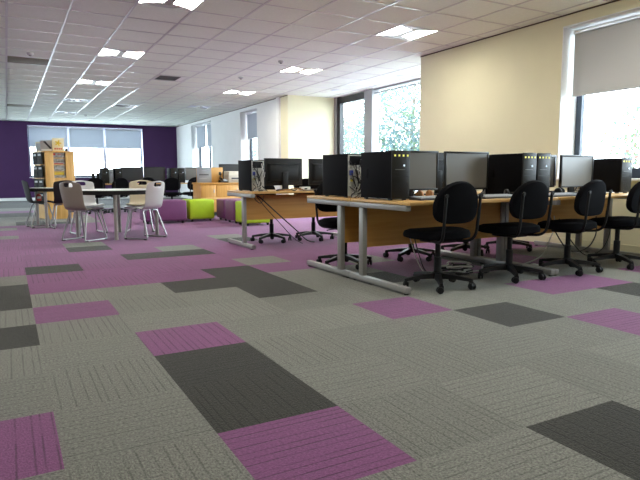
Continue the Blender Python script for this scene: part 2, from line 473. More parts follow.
# bay glazing
m = MB()
m.box(XB, XB+.12, 9.36, 9.50, 0, H).box(XB, XB+.12, 8.14, 9.38, H-.17, H-.02).box(XB, XB+.12, 8.14, 9.38, 0, .25)
r = m.obj('window_4', M['frame_black'], smooth=0); struct(r)
MB().box(XB-.03, XB+.14, 9.50, YB1, 0, H).obj('jamb', M['frame_grey'], r, smooth=0)
MB().box(XB-.06, XB+.14, 7.81, 8.14, 0, H).obj('mullion', M['frame_grey'], r, smooth=0)
m = MB(); m.box(XB, XB+.1, YB0, 7.81, H-.03, H)
m.obj('head_rail', M['frame_grey'], r, smooth=0)
MB().box(XB, XB+.06, YB0, 7.81, H-.11, H-.085).obj('blind_rail', M['frame_grey'], r, smooth=0)
MB().box(XB, XB+.1, YB0, 7.81, 0, .25).obj('bottom_rail', M['frame_grey'], r, smooth=0)
MB().box(XB, XB+.1, YB0, YB0+.08, .25, H-.03).obj('end_frame', M['frame_grey'], r, smooth=0)
for a, b in ((YB0+.08, 7.81), (8.14, 9.36)):
    MB().box(XB+.05, XB+.06, a, b, .25, H-.03).obj('pane', M['glass'], r, smooth=0)
# purple-wall window
xa, xb, za, zb = FWX; yg = YF+.22
m = MB()
m.box(xa, xa+.06, yg, yg+.06, za, zb).box(xb-.06, xb, yg, yg+.06, za, zb).box(xa, xb, yg, yg+.06, za, za+.06).box(xa, xb, yg, yg+.06, zb-.06, zb)
r = m.obj('window_5', M['frame_dark'], smooth=0); struct(r)
for x in (1.53, 2.83): MB().box(x-.05, x+.05, yg-.03, yg+.06, za, zb).obj('mullion', M['frame_lilac'], r, smooth=0)
for a, b in ((xa+.06, 1.48), (1.58, 2.78), (2.88, xb-.06)): MB().box(a, b, yg+.026, yg+.034, za+.05, zb-.05).obj('pane', M['glass'], r, smooth=0)
MB().box(xa, xa+.01, YF-.002, yg, za, zb).box(xb-.01, xb, YF-.002, yg, za, zb).box(xa, xb, YF-.002, yg, zb-.01, zb).obj('reveal', M['frame_lilac'], r, smooth=0)
MB().box(xa-.03, xb+.03, YF-.05, yg, za-.03, za, .006).obj('sill', M['frame_lilac'], r)

# roller blinds
def blind_x(label, ya, yb, ztop, zbot, x, mat, group):
    t = thing('roller_blind', label, 'blind', (x, (ya+yb)/2, zbot), 0, group)
    w = (yb-ya)/2; h = ztop-zbot
    MB().box(-.002, .002, -w, w, .02, h-.02).obj('fabric', mat, t, smooth=0)
    MB().box(-.03, .03, -w-.01, w+.01, h-.045, h, .012).obj('cassette', M['alu'], t)
    MB().box(-.008, .008, -w, w, 0, .025, .005).obj('bottom_bar', mat, t)
    return t
def blind_y(label, xa, xb, ztop, zbot, y, mat, group):
    t = thing('roller_blind', label, 'blind', ((xa+xb)/2, y, zbot), 0, group)
    w = (xb-xa)/2; h = ztop-zbot
    MB().box(-w, w, -.002, .002, .02, h-.02).obj('fabric', mat, t, smooth=0)
    MB().box(-w-.005, w+.005, -.025, .025, h-.05, h, .012).obj('cassette', M['alu'], t)
    MB().box(-w, w, -.008, .008, 0, .025, .005).obj('bottom_bar', mat, t)
    return t
blind_x('wide grey roller blind over the window beside the row of black swivel chairs', -2.15, 1.55, 2.70, 1.885, XW+.15, M['blind'], None)
blind_x('small pale blue-grey blind half down on the narrow window beside the cream column', 11.66, 12.84, 2.74, 1.98, XW+.2, M['blind_blue'], None)
blind_x('pale blind panel half down on the window wall, nearer the printer', 15.72, 16.79, 2.74, 1.93, XW+.2, M['blind_blue'], 'pale blinds on the window wall')
blind_x('pale blind on the window wall, the panel closest to the purple wall', 16.91, 18.0, 2.74, 1.93, XW+.2, M['blind_blue'], 'pale blinds on the window wall')
for (a, b), lab in zip(((.20, 1.49), (1.57, 2.79), (2.87, 4.22)), ('behind the pine magazine rack', 'in the middle section of its window', 'nearest the room corner')):
    blind_y('pale blue roller blind on the purple wall, '+lab, a, b, 2.73, 1.965, YF+.12, M['blind_blue'], 'roller blinds on the purple wall')

# ------------------------------------------------------------------ ceiling fittings
def make_light(lit):
    t = thing('ceiling_light', 'x', 'ceiling light')
    w = CP/2
    m = MB()
    m.box(-w, -w+.012, -w, w, -.006, .09).box(w-.012, w, -w, w, -.006, .09).box(-w, w, -w, -w+.012, -.006, .09).box(-w, w, w-.012, w, -.006, .09)
    m.box(-w, w, -w, w, .09, .10)
    m.obj('frame', M['grid'], t, smooth=0)
    L_ = w-.012
    def yend(x): return L_-.012-.13*math.cos(min(1, abs(x)/L_)*PI/2)
    nseg = 10
    for sgn in (-1, 1):
        m = MB(); xs_ = [sgn*(.05+(L_-.05)*i/nseg) for i in range(nseg+1)]
        loops = []
        for x in xs_:
            e = yend(x); z = .004+.012*math.cos(abs(x)/L_*PI/2)
            loops.append([(x, -e, z), (x, e, z), (x, e, z+.005), (x, -e, z+.005)])
        m.loft(loops); m.obj('diffuser', M['diffuser'] if lit else M['diffuser_off'], t)
    for sgn in (-1, 1):
        m = MB(); loops = []
        for i in range(-nseg, nseg+1):
            x = L_*i/nseg; e = yend(x)
            loops.append([(x, sgn*(e-.002), 0), (x, sgn*L_, 0), (x, sgn*L_, .012), (x, sgn*(e-.002), .018)])
        m.loft(loops); m.obj('end_plate', M['grid'], t, smooth=0)
    m = MB(); m.box(-.05, .05, -L_+.10, L_-.10, -.006, .012, .003)
    m.obj('spine', M['louvre'], t, smooth=0)
    return t
lit_stock, off_stock = Stock(lambda: make_light(True)), Stock(lambda: make_light(False))
def tc(i, j): return (CX0+CP*(i+.5), CY0+CP*(j+.5), H)
LAB = {(1, -2): 'lit square butterfly ceiling light cut by the top edge of the photo', (1, 3): 'lit square ceiling light, second in its row towards the round table',
       (1, 8): 'lit ceiling light above the round table, third in its row', (6, -2): 'lit ceiling light close to the cream wall above the computer desks',
       (6, 3): 'lit ceiling light in front of the bay window ceiling', (6, 8): 'small lit ceiling light near the cream column',
       (1, -7): 'lit ceiling light out of view behind the camera', (6, -7): 'lit ceiling light out of view over the window end', (-4, -2): 'lit ceiling light over the unseen side of the room',
       (-4, 3): 'lit ceiling light over the unseen side further in', (-4, -7): 'lit ceiling light in the unseen rear corner', (1, -12): 'lit ceiling light at the unseen back wall', (6, -12): 'lit ceiling light at the unseen back window corner'}
for k in LIT: lit_stock.put(LAB[k], tc(*k), 0, 'square recessed ceiling lights')
for k, l in zip(OFF, ('unlit ceiling light beyond the lit ones over the round table', 'unlit ceiling light nearest the purple wall', 'unlit bluish ceiling light above the printer counter')):
    off_stock.put(l, tc(*k), 0, 'square recessed ceiling lights')
def make_vent():
    t = thing('air_vent', 'x', 'vent'); w = CP/2
    m = MB()
    for a in (-w, w-.05): m.box(a, a+.05, -w, w, -.008, .03)
    for a in (-w, w-.05): m.box(-w+.05, w-.05, a, a+.05, -.008, .03)
    m.obj('frame', M['grid'], t, smooth=0)
    m = MB()
    for k in range(9):
        y = -w+.08+k*.061
        b = MB(); m.box(-w+.05, w-.18, y-.012, y+.012, -.002, .014)
    m.box(-w+.05, w-.05, -w+.05, w-.05, .05, .06)
    m.obj('louvre', M['vent_dark'], t, smooth=0)
    MB().box(w-.18, w-.05, -w+.05, w-.05, -.004, .02).obj('cover_plate', M['reveal'], t, smooth=0)
    return t
vs = Stock(make_vent)
vs.put('dark louvred air vent in the ceiling, the larger one seen above the sofas', tc(*VENT[0]), 0, 'ceiling air vents')
vs.put('small air vent in the ceiling far down near the purple wall', tc(*VENT[1]), 0, 'ceiling air vents')
def make_olive():
    t = thing('ceiling_panel', 'x', 'ceiling panel'); w = CP/2-.012
    MB().box(-w, w, -w, w, .0, .02, .004).obj('panel', M['panel_olive'], t)
    MB().box(-w, w, -w-.006, -w+.01, -.003, .0).obj('edge_strip', M['vent_dark'], t, smooth=0)
    return t
os_ = Stock(make_olive)
os_.put('olive-grey access panel set in the ceiling beside the long bright grid bar', tc(*OLIVE[0]), 0, 'olive ceiling panels')
os_.put('thin olive ceiling panel far off just before the purple wall', tc(*OLIVE[1]), 0, 'olive ceiling panels')
def make_detector():
    t = thing('smoke_detector', 'x', 'smoke detector')
    MB().lathe([(.035, -.035), (.05, -.022), (.052, 0)], 20).obj('body', M['grid'], t)
    MB().lathe([(.018, -.045), (.024, -.034)], 14).obj('sensor', M['vent_dark'], t)
    return t
ds = Stock(make_detector)
for (x, y), l in zip(((-.157, 7.15), (3.7, 5.86), (3.67, 7.72), (1.77, 16.9)), ('small round ceiling detector just before the olive panel', 'small ceiling detector beside the light by the bay', 'small ceiling detector between the two lights towards the cream column', 'small ceiling detector close to the purple wall')):
    ds.put(l, (x, y, H), 0, 'small round ceiling detectors')
def make_down():
    t = thing('downlight', 'x', 'downlight')
    MB().lathe([(.10, -.006), (.12, -.004), (.12, 0)], 24).obj('rim', M['grid'], t)
    MB().lathe([(.09, -.012), (.098, -.006)], 24).obj('lens', M['diffuser_off'], t)
    return t
dl = Stock(make_down)
dl.put('white round downlight in the bay ceiling over the tree view', (6.48, 6.1, H), 0, 'bay downlights')
dl.put('white round downlight in the bay ceiling above the black window frame', (6.27, 8.38, H), 0, 'bay downlights')

# ------------------------------------------------------------------ desks
DZ = .71
def make_desk(w, d, post_y, panel=.30):
    """front edge at local y=0, rear at y=d, starts at x=0; sitter on the -y side"""
    t = thing('computer_desk', 'x', 'desk')
    m = MB(); m.box(.012, w-.012, .01, d-.004, DZ-.026, DZ, .005); m.obj('desktop', M['desk_wood'], t)
    for x in (0, w-.05):
        lg = MB(); lg.box(x+.002, x+.048, post_y-.032, post_y+.032, .045, DZ-.07, .006).obj('leg', M['desk_metal'], t)
        MB().box(x, x+.05, .025, d, .012, .06, .006).obj('foot', M['desk_metal'], t)
        MB().box(x, x+.05, .04, d, DZ-.07, DZ-.027, .004).obj('beam', M['desk_metal'], t)
        for y in (.05, d-.06): MB().lathe([(.018, 0), (.018, .013)], 10, x+.025, y).obj('glide', M['foot'], t)
    if panel: MB().box(.05, w-.05, post_y-.012, post_y+.008, panel, DZ-.05).obj('modesty_panel', M['panel_wood'], t, smooth=0)
    return t
DW = 1.67; DD = .84
desk = Stock(lambda: make_desk(DW, DD, .66))
desk.put('beech desk with the bare steel end frame, closest to the camera, before two swivel chairs', (2.0, 0, 0), 0, 'beech computer desks')
desk.put('beech computer desk running up to the cream wall, behind the last two swivel chairs', (2.0+DW+.003, 0, 0), 0, 'beech computer desks')
desk.put('beech desk back to back with the nearest one, holding the tower showing its cables', (2.0+DW, 2*DD+.003, 0), PI, 'beech computer desks')
desk.put('beech desk behind the double tower pair, backing onto the cream wall side', (2.0+2*DW+.003, 2*DD+.003, 0), PI, 'beech computer desks')
desk2 = Stock(lambda: make_desk(DW, .9, .59, .345))
desk2.put('separate beech desk beyond the near island, with a monitor seen from behind', (1.975+DW, 3.96, 0), PI, 'beech computer desks')
bdesk = Stock(lambda: make_desk(DW, .9, .59, 0))
bdesk.put('beech desk in the far row beneath the purple wall window', (1.25, 11.55, 0), 0, 'beech computer desks')
bdesk.put('beech desk in the far row standing behind the wooden counter', (1.25+DW+.003, 11.55, 0), 0, 'beech computer desks')

# ------------------------------------------------------------------ computer towers
def make_tower(lights=True):
    """front face at local y=0 facing -y, x centred"""
    w, d, h = .175, .46, .392
    t = thing('computer_tower', 'x', 'computer')
    m = MB(); m.box(-w/2, w/2, .012, d-.006, .012, h, .004)
    m.obj('case', M['case'], t)
    m = MB()
    for x in (-w/2+.02, w/2-.02):
        for y in (.05, d-.06): MB().box(x-.012, x+.012, y-.015, y+.015, 0, .013).obj('foot', M['foot'], t, smooth=0)
    m = MB(); m.box(-w/2, w/2, 0, .014, .01, h+.004, .005)
    fp = m.obj('front_panel', M['front'], t)
    for k in range(4 if lights else 0):
        x = -w/2+.027+k*.041
        MB().box(x-.0075, x+.0075, -.003, .001, h-.044, h-.029).obj('indicator', M['lime_led'], fp, smooth=0)
    MB().box(-w/2+.012, w/2-.012, -.002, .001, h-.17, h-.165).box(-w/2+.012, w/2-.012, -.002, .001, h-.205, h-.198).obj('drive_slot', M['bezel'], fp, smooth=0)
    MB().box(-w/2+.03, w/2-.05, -.003, .001, h-.150, h-.144).obj('label_strip', M['io_dim'], fp, smooth=0)
    MB().lathe([(.007, 0), (.009, .004)], 14).xform(Matrix.Translation((.028, 0, h-.115))@Matrix.Rotation(PI/2, 4, 'X')).obj('power_button', M['white_led'], fp)
    m = MB()
    for k in range(10): m.box(-w/2+.02, w/2-.02, -.002, .001, .03+k*.011, .035+k*.011)
    m.obj('grille', M['bezel'], fp, smooth=0)
    rp = MB().box(-w/2+.006, w/2-.006, d-.008, d, .016, h-.01).obj('rear_plate', M['io'], t, smooth=0)
    m = MB(); m.box(-w/2+.02, w/2-.02, d-.001, d+.003, h-.10, h-.02)
    m.obj('power_supply', M['bezel'], rp, smooth=0)
    m = MB()
    for k in range(5):
        m.tube([(-.01+(.012+.009*k)*math.cos(a), d+.002, .19+(.012+.009*k)*math.sin(a)) for a in [2*PI*i/20 for i in range(20)]], .002, 5, closed=True)
    m.obj('fan_grille', M['silver'], rp)
    m = MB()
    for k in range(5): m.box(-w/2+.02, w/2-.05, d-.001, d+.003, .035+k*.022, .046+k*.022)
    m.obj('slot_cover', M['silver'], rp, smooth=0)
    MB().box(.045, .072, d, d+.03, .20, .245, .003).obj('video_plug', M['blue'], rp)
    MB().box(.04, .06, d, d+.025, .145, .165, .003).obj('network_plug', M['yellow'], rp)
    MB().box(-.06, -.035, d, d+.025, .30, .33, .003).obj('power_plug', M['cable_black'], rp)
    rr = random.Random(5)
    ends = [(.058, .22), (.05, .155), (-.048, .315), (.06, .27), (.03, .12), (-.02, .1), (.065, .10), (-.06, .20), (.0, .25), (.03, .19), (-.07, .24), (.07, .32), (-.05, .34), (.02, .09), (-.03, .06), (.06, .17), (-.04, .14), (.055, .06), (-.065, .28), (.02, .30)]
    for k, (x, z) in enumerate(ends):
        x2 = rr.uniform(-.08, .08)
        p = spline([(x, d+.004, z), (x+rr.uniform(-.02, .02), d+.045, z-.01), ((x+x2)/2+rr.uniform(-.03, .03), d+.06+rr.uniform(0, .02), z*.55), (x2, d+.055, .03), (x2*1.3, d+.06+rr.uniform(0, .04), .006)], 6)
        MB().tube(p, .0045, 6).obj('cable', M['cable_white'] if k in (1, 4, 5, 7, 8, 10, 12, 14, 16, 17) else M['cable_black'], rp)
    if lights: MB().box(-w/2-.002, -w/2+.001, d-.12, d-.085, h*.45, h*.65, .0008).obj('side_latch', M['case'], t)
    return t
tower = Stock(make_tower)
GT = 'black computer towers'
tower.put('black computer tower at the near corner of the closest desk, yellow lights on its front', (2.148, .30, DZ), 0, GT)
tower.put('black tower beside the second monitor, first of the touching pair', (3.565, .26, DZ), 0, GT)
tower.put('black tower with lit front, second of the touching pair, over the desk joint', (3.765, .27, DZ), 0, GT)
tw = tower.put('black tower at the wall end of the desks, in front of the wide window', (5.06, .30, DZ), 0, GT); tw.scale = (1, 1.08, .93)
tower.put('tower showing its rear full of cables, back to back with the nearest tower', (2.148, .97+.46, DZ), PI, GT)
tower.put('tower showing its rear cables on the separate middle desk, beside a monitor back', (2.155, 3.27+.46, DZ), PI, GT)
tower2 = Stock(lambda: make_tower(False))
tower2.put('black tower at the round-table end of the far desk row', (1.57, 11.75, DZ), 0, GT)
tower2.put('black tower directly beside the first monitor of the far desk row', (1.89, 11.72, DZ), 0, GT)
tower2.put('black tower after the two monitors of the far desk row', (3.30, 11.75, DZ), 0, GT)
tower2.put('black tower next to the grey-lit screen behind the counter sign', (3.50, 11.75, DZ), 0, GT)

t = thing('computer_tower', 'pale blue-white slim computer case between the two small black towers', 'computer', (1.735, 11.9, DZ), 0, GT)
MB().box(-.05, .05, .01, .36, .0, .36, .006).obj('case', M['pale_case'], t)
MB().box(-.048, .048, 0, .012, .004, .356, .004).obj('front_panel', M['pale_case'], t)
MB().box(-.035, .035, -.002, .001, .28, .29).box(-.035, .035, -.002, .001, .25, .255).obj('drive_slot', M['bezel'], t, smooth=0)

# ------------------------------------------------------------------ monitors
def make_monitor(w, h, scr):
    """screen faces -y, stands at origin, x centred"""
    t = thing('computer_monitor', 'x', 'monitor'); z0 = .065
    m = MB(); b = .018
    m.box(-w/2, w/2, 0, .03, z0, z0+b, .003).box(-w/2, w/2, 0, .03, z0+h-b, z0+h, .003).box(-w/2, -w/2+b, 0, .03, z0+b*.9, z0+h-b*.9, .003).box(w/2-b, w/2, 0, .03, z0+b*.9, z0+h-b*.9, .003)
    m.obj('bezel', M['bezel'], t)
    MB().box(-w/2+b-.002, w/2-b+.002, .006, .012, z0+b-.002, z0+h-b+.002).obj('screen', M[scr], t, smooth=0)
    m = MB(); m.box(-w/2+.004, w/2-.004, .014, .036, z0+.004, z0+h-.004, .006)
    lp = lambda s, y: [(-w*s/2, y, z0+h*(.5-s*.42)), (w*s/2, y, z0+h*(.5-s*.42)), (w*s/2, y, z0+h*(.5+s*.36)), (-w*s/2, y, z0+h*(.5+s*.36))]
    m.loft([lp(.86, .034), lp(.80, .058), lp(.70, .066)])
    bk = m.obj('back_cover', M['black_plastic'], t)
    m = MB()
    for k in range(7): m.box(-w*.28, w*.28, .0655, .0675, z0+h*.66+k*.008, z0+h*.66+.004+k*.008)
    m.obj('vent_slot', M['bezel'], bk, smooth=0)
    MB().box(-.045, .045, .062, .085, .012, z0+h*.5, .008).obj('neck', M['black_plastic'], t)
    n = 28
    m = MB(); m.loft([[(s*.13*math.cos(a), .06+s*.095*math.sin(a), z) for a in [2*PI*i/n for i in range(n)]] for s, z in ((1, 0), (1, .008), (.75, .016))])
    m.obj('base', M['black_plastic'], t)
    return t
mon = Stock(lambda: make_monitor(.53, .345, 'screen'))
mon_s = Stock(lambda: make_monitor(.50, .33, 'screen'))
mon_d = Stock(lambda: make_monitor(.555, .36, 'screen_dark'))
GM = 'black flat monitors'
mon.put('grey-screened monitor half hidden behind the nearest tower', (2.505, .58, DZ), 0, GM)
mon.put('largest-looking grey screen, behind the first swivel chair backrest', (3.105, .57, DZ), 0, GM)
mon_s.put('monitor nearly hidden behind the paired towers, only its grey edge showing', (4.25, .735, DZ), 0, GM)
mon_s.put('grey-screened monitor between the paired towers and the tower at the window', (4.575, .52, DZ), 0, GM)
mon_d.put('monitor seen from behind beside the cabled tower on the separate middle desk', (2.655, 3.60, DZ), PI, GM)
mon_d.put('second monitor seen from behind on the middle desk, partly behind the near towers', (3.33, 3.62, DZ), PI, GM)
mon_d.put('monitor back showing in the dark gap between the two nearest screens', (3.22, 1.18, DZ), PI, GM)
mon_d.put('monitor back showing in the gap near the cream wall, behind the paired towers', (4.78, 1.2, DZ), PI, GM)
mon_d.put('dark monitor in the far desk row, above the white paper on the round table', (2.27, 12.0, DZ), 0, GM)
mon_d.put('dark monitor in the far desk row, second from the round table side', (2.84, 12.0, DZ), 0, GM)
mon.put('slate-grey monitor in the far row next to the grey counter sign', (3.93, 12.0, DZ), 0, GM)

# ------------------------------------------------------------------ keyboards, headsets
def make_keyboard(mat):
    t = thing('keyboard', 'x', 'keyboard')
    m = MB(); m.loft([[(-.22, -.075, 0), (.22, -.075, 0), (.22, .075, 0), (-.22, .075, 0)], [(-.22, -.075, .012), (.22, -.075, .012), (.22, .075, .024), (-.22, .075, .024)], [(-.215, -.07, .014), (.215, -.07, .014), (.215, .07, .026), (-.215, .07, .026)]])
    m.obj('body', M['key_dark'], t, smooth=0)
    m = MB()
    for r in range(5):
        y = -.055+r*.026; z = .0145+(y+.075)/.15*.012
        for c in range(15):
            x = -.20+c*.0275
            m.box(x, x+.023, y, y+.021, z, z+.006)
    m.obj('keys', mat, t, smooth=0)
    return t
kb = Stock(lambda: make_keyboard(M['key_grey']))
GK = 'keyboards on the desks'
kb.put('grey keyboard lying before the screen half hidden by the nearest tower', (2.475, .255, DZ), 0, GK)
kb.put('keyboard in front of the largest grey screen, behind the first chair back', (3.10, .20, DZ), .05, GK)
kb.put('pale keyboard before the paired towers, between two chair backs', (3.84, .145, DZ), 0, GK)
def make_headset(cup):
    t = thing('headset', 'x', 'headphones')
    pts = [(.075*math.cos(a), .10*math.sin(a)*.9, .035+.0*a) for a in [PI*i/14 for i in range(15)]]
    MB().tube(pts, .009, 6).obj('headband', M['black_plastic'], t)
    for s in (-1, 1):
        MB().lathe([(.026, -.016), (.036, -.010), (.036, .010), (.026, .016)], 16).xform(Matrix.Translation((s*.075, -.005, .036))@Matrix.Rotation(PI/2, 4, 'Y')).obj('ear_cup', cup, t)
    MB().tube(spline([(.075, -.01, .03), (.04, -.06, .012), (-.02, -.085, .012)], 5), .004, 6).obj('microphone', M['cable_white'], t)
    return t
hs = Stock(lambda: make_headset(M['black_plastic']))
GH = 'headsets lying on the desks'
hs.put('black headset with a pale mic at the foot of the paired towers', (4.06, .33, DZ), .5, GH)
hs.put('headset beside the largest grey screen, partly behind a chair back', (3.40, .28, DZ), -.4, GH)
ht = Stock(lambda: make_headset(M['orange']))
ht.put('headset with tan ear cups below the screen nearest the first tower', (2.50, .44, DZ), .3, GH)
def make_mouse():
    t = thing('computer_mouse', 'x', 'mouse'); n = 20
    m = MB(); m.loft([[(s*.030*math.cos(a), s*.052*math.sin(a), z) for a in [2*PI*i/n for i in range(n)]] for s, z in ((1, 0), (1.02, .012), (.86, .026), (.5, .034))])
    m.obj('shell', M['black_plastic'], t)
    MB().box(-.004, .004, .02, .036, .027, .035, .002).obj('wheel', M['silver'], t)
    return t
ms = Stock(make_mouse)
ms.put('black mouse beside the pale keyboard between two chair backs', (4.13, .15, DZ), 0, 'computer mice')
ms.put('black mouse by the headset below the largest grey screen', (3.40, .14, DZ), 0, 'computer mice')
def make_speaker():
    t = thing('computer_speaker', 'x', 'speaker')
    MB().box(-.035, .035, -.05, .05, 0, .27, .008).obj('cabinet', M['black_plastic'], t)
    MB().box(-.028, .028, -.054, -.049, .02, .25, .003).obj('grille', M['front'], t)
    return t
sp_ = Stock(make_speaker)
sp_.put('slim black speaker on the far desk row, closest to the pine rack', (1.31, 12.0, DZ), 0, 'slim speakers on the far desks')
sp_.put('slim black speaker on the far desk row, next to the first small tower', (1.42, 12.0, DZ), 0, 'slim speakers on the far desks')
# white adapter and loose leads on the middle desk
t = thing('adapter_box', 'small white box on the middle desk under the monitor back', 'box', (2.80, 3.24, DZ))
MB().box(-.07, .07, -.03, .03, 0, .05, .008).obj('case', M['paper_white'], t)
MB().box(-.02, .02, -.034, -.029, .015, .035, .001).obj('socket', M['key_dark'], t)
def cable(label, pts, mat, r=.006, cat='cable', name='power_cable', group=None):
    o = MB().tube(spline(pts, 8), r, 7).obj(name, mat); return tag(o, label, cat, group)
GC = 'loose power leads'
cable('thick black lead hanging from the middle desk down across its panel to the carpet', [(2.16, 3.30, .655), (2.20, 3.22, .6), (2.42, 3.2, .40), (2.66, 3.22, .20), (2.86, 3.3, .05), (3.0, 3.36, .012)], M['cable_black'], .008, group=GC)
cable('thin black lead looping below the thick one on the middle desk panel', [(2.14, 3.29, .655), (2.22, 3.22, .52), (2.44, 3.2, .28), (2.62, 3.22, .1), (2.78, 3.28, .012)], M['cable_black'], .005, group=GC)
cable('dark lead drooping in a small loop at the corner of the middle desk panel', [(2.10, 3.31, .655), (2.11, 3.23, .60), (2.16, 3.22, .565), (2.2, 3.23, .60), (2.24, 3.31, .655)], M['cable_black'], .005, group=GC)
cable('tangle of pale leads on the middle desk in front of the monitor back', [(2.36, 3.16, DZ+.007), (2.5, 3.19, DZ+.03), (2.6, 3.13, DZ+.008), (2.68, 3.2, DZ+.04), (2.74, 3.14, DZ+.008), (2.9, 3.17, DZ+.012), (3.06, 3.2, DZ+.03), (3.15, 3.16, DZ+.008)], M['cable_black'], .007, group=GC)
cable('pale lead curling across the middle desk behind the cabled tower', [(2.40, 3.2, DZ+.007), (2.52, 3.14, DZ+.02), (2.62, 3.19, DZ+.035), (2.7, 3.12, DZ+.02), (2.66, 3.2, DZ+.03), (2.78, 3.19, DZ+.006)], M['orange'], .006, group=GC)
cable('long pale grey lead arching from the floor up to the desk panel, third chair', [(3.10, .52, .012), (3.4, .55, .012), (3.75, .5, .03), (4.05, .5, .10), (4.25, .56, .26), (4.36, .6, .38), (4.38, .63, .48)], M['cable_white'], .0055, group=GC)
cable('black lead sagging below the desk between the third and fourth chairs', [(4.30, .62, .48), (4.34, .56, .30), (4.5, .52, .12), (4.8, .54, .12), (5.0, .58, .25), (5.05, .62, .45)], M['cable_black'], .007, group=GC)
cable('second black lead sagging lower beside the wall end of the desks', [(4.42, .6, .45), (4.5, .5, .22), (4.72, .48, .06), (5.0, .5, .1), (5.2, .55, .28), (5.22, .62, .5)], M['cable_black'], .006, group=GC)
cable('twin thin leads dropping from the nearest desk panel to the floor', [(2.55, .63, .36), (2.57, .58, .2), (2.62, .55, .06), (2.72, .5, .012)], M['cable_black'], .005, group=GC)
cable('thin pale lead dropping beside the twin dark leads under the nearest desk', [(2.50, .63, .36), (2.51, .57, .22), (2.58, .56, .08), (2.64, .52, .012)], M['cable_white'], .004, group=GC)
# coiled leads on the floor under the first desk
rr = random.Random(11)
t = thing('cable_coil', 'heap of black and white coiled leads on the floor behind the first chair base', 'cable', (2.95, .52, 0))
for k in range(7):
    pts = [(rr.uniform(-.05, .05)+(.10+.11*rr.random())*math.cos(a*1.0+k), .7*(.08+.09*rr.random())*math.sin(a+k), .012+.02*k*.6+.02*rr.random()) for a in [2*PI*i/12 for i in range(12)]]
    MB().tube(spline(pts, 5), .0075, 6).obj('lead', M['cable_white'] if k in (2, 6) else M['cable_black'], t)
t = thing('power_strip', 'grey multi-socket power strip on the floor behind the second chair base', 'power strip', (3.62, .50, 0), -.35)
MB().box(-.28, .28, -.035, .035, 0, .045, .006).obj('body', M['silver'], t)
for k in range(5): MB().box(-.24+k*.10, -.18+k*.10, -.022, .022, .044, .048, .001).obj('socket', M['key_dark'], t)

# ------------------------------------------------------------------ swivel chairs (face +y)
def superellipse(a, b, n=32, e=2.6):
    out = []
    for i in range(n):
        t = 2*PI*i/n; c, s = math.cos(t), math.sin(t)
        out.append((a*math.copysign(abs(c)**(2/e), c), b*math.copysign(abs(s)**(2/e), s)))
    return out
def make_swivel():
    t = thing('swivel_chair', 'x', 'chair')
    m = MB(); pr = superellipse(.262, .235)
    lv = [(.86, .405), (.98, .415), (1, .44), (.96, .468), (.80, .484), (.4, .488)]
    m.loft([[(x*s, y*s+.02, z-(.012*max(0, y/.22)**2 if z > .43 else 0)) for x, y in pr] for s, z in lv])
    m.obj('seat', M['black_fabric'], t)
    MB().box(-.10, .10, -.11, .12, .372, .408, .01).obj('seat_plate', M['black_plastic'], t)
    # backrest: straight lower half, rounded top
    n = 36; out = []
    for i in range(n):
        a = 2*PI*i/n; c, s = math.cos(a), math.sin(a)
        e = 2.1 if s > 0 else 4.0
        x = .218*math.copysign(abs(c)**(2/e), c)*(1 if s > 0 else 1-.10*abs(s)); z = (.205 if s > 0 else .125)*math.copysign(abs(s)**(2/e), s)
        out.append((x, z))
    m = MB(); lv = [(.80, -.036), (.95, -.028), (1, -.008), (1, .006), (.93, .026), (.7, .032)]
    m.loft([[(x*s, y-.06*(x/.2)**2*-.5, z*s+.015*(1-s)) for x, z in out] for s, y in lv])
    m.xform(Matrix.Translation((0, -.228, .66))@Matrix.Rotation(math.radians(7), 4, 'X'))
    m.obj('backrest', M['black_fabric'], t)
    for sx in (-1, 1):
        p = arc_path([(sx*.172, -.285, .76), (sx*.172, -.272, .60), (sx*.165, -.245, .392), (sx*.09, -.03, .385)], .09, 6)
        bar = MB().tube(p, .012, 8).obj('support_bar', M['black_plastic'], t)
        MB().lathe([(.014, -.006), (.016, .004)], 10).xform(Matrix.Translation((sx*.172, -.294, .755))@Matrix.Rotation(PI/2, 4, 'X')).obj('bolt', M['black_plastic'], bar)
    MB().lathe([(.040, .085), (.040, .12), (.030, .13), (.030, .25), (.022, .252), (.022, .375)], 18).obj('gas_column', M['black_plastic'], t)
    MB().tube([(.06, 0, .382), (.19, .03, .380), (.22, .035, .376)], .006, 6).obj('height_lever', M['black_plastic'], t)
    m = MB(); m.lathe([(.045, .075), (.05, .085), (.05, .118), (.04, .125)], 18)
    for k in range(5):
        a = 2*PI*k/5+.35; c, s = math.cos(a), math.sin(a)
        def sec(r, hw, zt, zb): return [(c*r-s*hw, s*r+c*hw, zb), (c*r-s*hw*.8, s*r+c*hw*.8, zt), (c*r+s*hw*.8, s*r-c*hw*.8, zt), (c*r+s*hw, s*r-c*hw, zb)]
        m.loft([sec(.03, .03, .12, .075), sec(.15, .024, .108, .076), sec(.265, .018, .088, .064), sec(.285, .012, .082, .064)])
    base = m.obj('star_base', M['black_plastic'], t)
    for k in range(5):
        a = 2*PI*k/5+.35; x, y = .272*math.cos(a), .272*math.sin(a)
        m = MB(); m.box(-.012, .012, -.018, .018, .03, .066, .004)
        for q in (-.014, .014):
            w = MB(); prof = [(.016, -.009), (.026, -.007), (.028, 0), (.026, .007), (.016, .009)]
            mt = Matrix.Translation((q, .010, .028))@Matrix.Rotation(PI/2, 4, 'Y')
            rings = []
            for r_, z_ in prof: rings.append([tuple(mt@Vector((r_*math.cos(2*PI*j/14), r_*math.sin(2*PI*j/14), z_))) for j in range(14)])
            m.loft(rings)
        m.xform(Matrix.Translation((x, y, 0))@Matrix.Rotation(a+1.2+k*.7, 4, 'Z'))
        m.obj('castor', M['black_plastic'], base)
    return t
sw = Stock(make_swivel)
GS = 'black swivel chairs'
